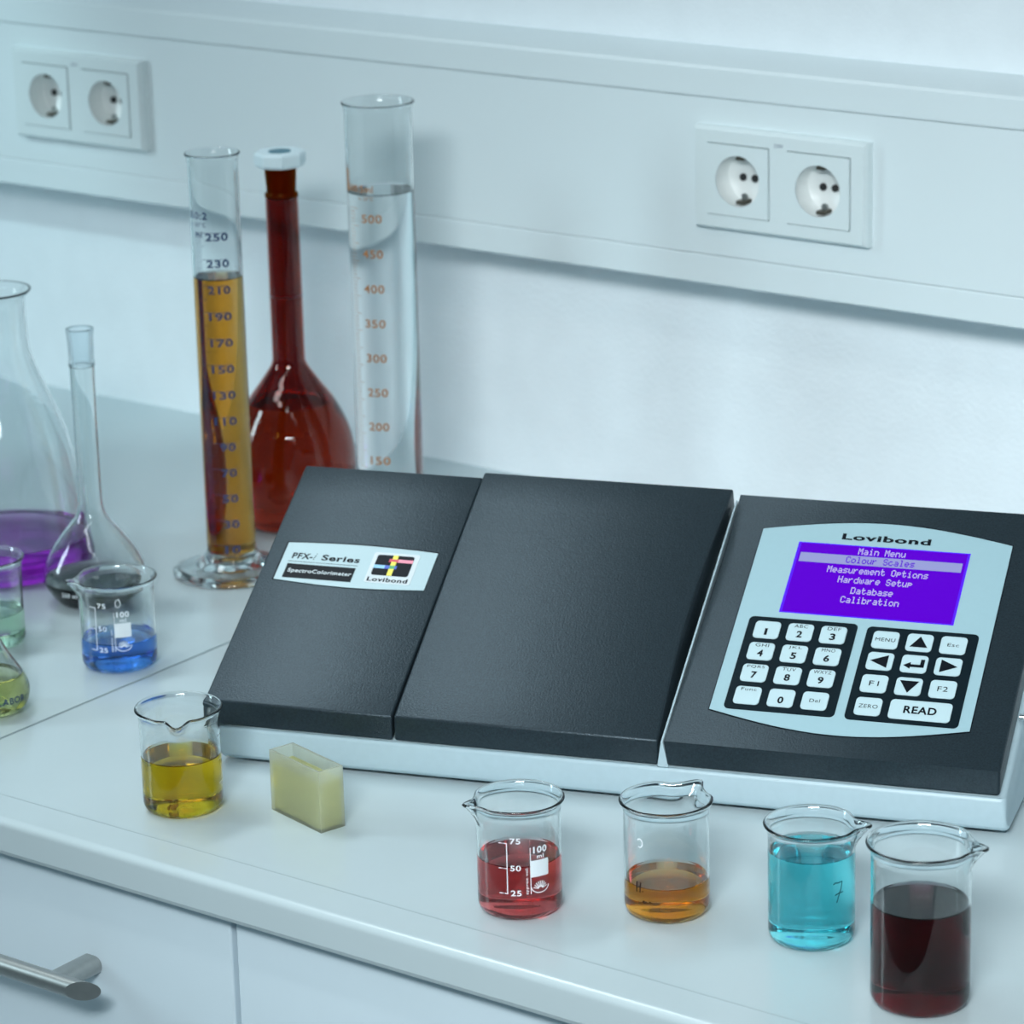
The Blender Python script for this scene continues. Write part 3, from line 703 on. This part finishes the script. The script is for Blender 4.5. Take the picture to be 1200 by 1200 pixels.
G = {
'M':["#...#","##.##","#.#.#","#.#.#","#...#","#...#","#...#"],'C':[".###.","#...#","#....","#....","#....","#...#",".###."],
'S':[".###.","#...#","#....",".###.","....#","#...#",".###."],'O':[".###.","#...#","#...#","#...#","#...#","#...#",".###."],
'H':["#...#","#...#","#...#","#####","#...#","#...#","#...#"],'D':["####.","#...#","#...#","#...#","#...#","#...#","####."],
'a':[".....",".....",".###.","....#",".####","#...#",".####"],'i':["..#..",".....",".##..","..#..","..#..","..#..",".###."],
'n':[".....",".....","####.","#...#","#...#","#...#","#...#"],'e':[".....",".....",".###.","#...#","#####","#....",".###."],
'u':[".....",".....","#...#","#...#","#...#","#..##",".##.#"],'o':[".....",".....",".###.","#...#","#...#","#...#",".###."],
'l':[".##..","..#..","..#..","..#..","..#..","..#..",".###."],'r':[".....",".....","#.##.","##...","#....","#....","#...."],
's':[".....",".....",".####","#....",".###.","....#","####."],'c':[".....",".....",".###.","#....","#....","#...#",".###."],
'm':[".....",".....","##.#.","#.#.#","#.#.#","#.#.#","#.#.#"],'t':[".#...",".#...","####.",".#...",".#...",".#..#","..##."],
'p':[".....",".....","####.","#...#","####.","#....","#...."],'d':["....#","....#",".####","#...#","#...#","#...#",".####"],
'w':[".....",".....","#...#","#.#.#","#.#.#","#.#.#",".#.#."],'b':["#....","#....","####.","#...#","#...#","#...#","####."]}
def lcd(bm, s, uc, vb, cw=.00353, ch=.00082, n=.0011):
    W = len(s)*cw; u = uc-W/2; pw = cw/6
    for c in s:
        for r, row in enumerate(G.get(c, [])):
            for k, b in enumerate(row):
                if b == '#': quad(bm, u+k*pw, u+(k+1.12)*pw, vb+(6-r)*ch, vb+(7-r)*ch+.00012, P, n)
        u += cw
bm = bmesh.new()
for s, uc, v in (('Main Menu', .4753, .1738), ('Measurement Options', .4757, .1562), ('Hardware Setup', .4757, .1476), ('Database', .4754, .1382), ('Calibration', .4756, .1298)): lcd(bm, s, uc, v)
obj('screen_text', bm, M['screentext'], pan)
bm = bmesh.new(); lcd(bm, 'Colour Scales', .4757, .1655, n=.0012); obj('screen_text', bm, M['screen'], pan)
PADL = (.4008, .4722, .0312, .1122); PADR = (.4785, .5506, .0308, .1112)
pads = []
for p in (PADL, PADR):
    bm = bmesh.new(); plate(bm, rrect(*p, .0035), .0005, .0009, P); pads.append(obj('keypad', bm, M['pad'], pan))
def key(pad, u, v, w_, h_, draw):
    bm = bmesh.new(); plate(bm, rrect(u-w_/2, u+w_/2, v-h_/2, v+h_/2, .0028, 4), .0009, .0015, P, .0003); obj('key', bm, M['key'], pan)
    global leg
    leg = bmesh.new(); draw(u, v); obj('key_legend', leg, M['ink'], pan)
NK = .0016
def two(a, b):
    def f(u, v):
        if a: 
            wd = {3: .0088, 4: .0115, 1: .001}.get(len(a), .01); text(leg, a, u-wd/2, u+wd/2, v+.0037, v+.0064, P, NK, bold=.0)
        if b: text(leg, b, u-(.0019 if b != '1' else .0012), u+(.0019 if b != '1' else .0006), v-.0048, v+.0010, P, NK, bold=.03)
    return f
def word(s, wd, ht, dv=0, bold=.0):
    def f(u, v): text(leg, s, u-wd/2, u+wd/2, v-ht/2+dv, v+ht/2+dv, P, NK, bold=bold)
    return f
def tri(pts):
    def f(u, v): leg.faces.new([leg.verts.new(P(u+a, v+b, NK)) for a, b in pts])
    return f
def ret(u, v):
    stroke(leg, [(u+.0052, v+.0040), (u+.0052, v-.0022)], .0026, P, NK); stroke(leg, [(u+.0065, v-.0018), (u-.003, v-.0018)], .0024, P, NK)
    tri([(-.0068,-.0018),(-.0022,-.0046),(-.0022,.0012)])(u, v)
KW, KH = .0168, .0150
LK = [[('', '1'), ('ABC', '2'), ('DEF', '3')], [('GHI', '4'), ('JKL', '5'), ('MNO', '6')], [('PQRS', '7'), ('TUV', '8'), ('WXYZ', '9')]]
for r, row in enumerate(LK):
    for c, (a, b) in enumerate(row): key(pads[0], (.4144, .4361, .4578)[c], (.1006, .0816, .0626)[r], KW, KH, two(a, b))
key(pads[0], .4142, .0432, KW, KH, word('Func', .0100, .0026, .0050)); key(pads[0], .4360, .0432, KW, KH, two('', '0')); key(pads[0], .4577, .0432, KW, KH, word('Del', .0068, .0028))
UR = (.4920, .5140, .5357); VR = (.0999, .0814, .0620, .0425)
key(pads[1], UR[0], VR[0], KW, KH, word('MENU', .0128, .0030)); key(pads[1], UR[1], VR[0], KW, KH, tri([(-.0058,-.0042),(.0058,-.0042),(0,.0052)])); key(pads[1], UR[2], VR[0], KW, KH, word('Esc', .0074, .0028))
key(pads[1], UR[0], VR[1], KW, KH, tri([(.0050,-.0055),(.0050,.0055),(-.0064,0)])); key(pads[1], UR[1], VR[1], KW, KH, ret); key(pads[1], UR[2], VR[1], KW, KH, tri([(-.0050,-.0055),(.0060,0),(-.0050,.0055)]))
key(pads[1], UR[0], VR[2], KW, KH, word('F1', .0062, .0042)); key(pads[1], UR[1], VR[2], KW, KH, tri([(0,-.0056),(.0062,.0046),(-.0062,.0046)])); key(pads[1], UR[2], VR[2], KW, KH, word('F2', .0066, .0042))
key(pads[1], UR[0], VR[3], KW, KH, word('ZERO', .0122, .0032)); key(pads[1], .5250, VR[3], .0392, .0162, word('READ', .0208, .0062, bold=.03))
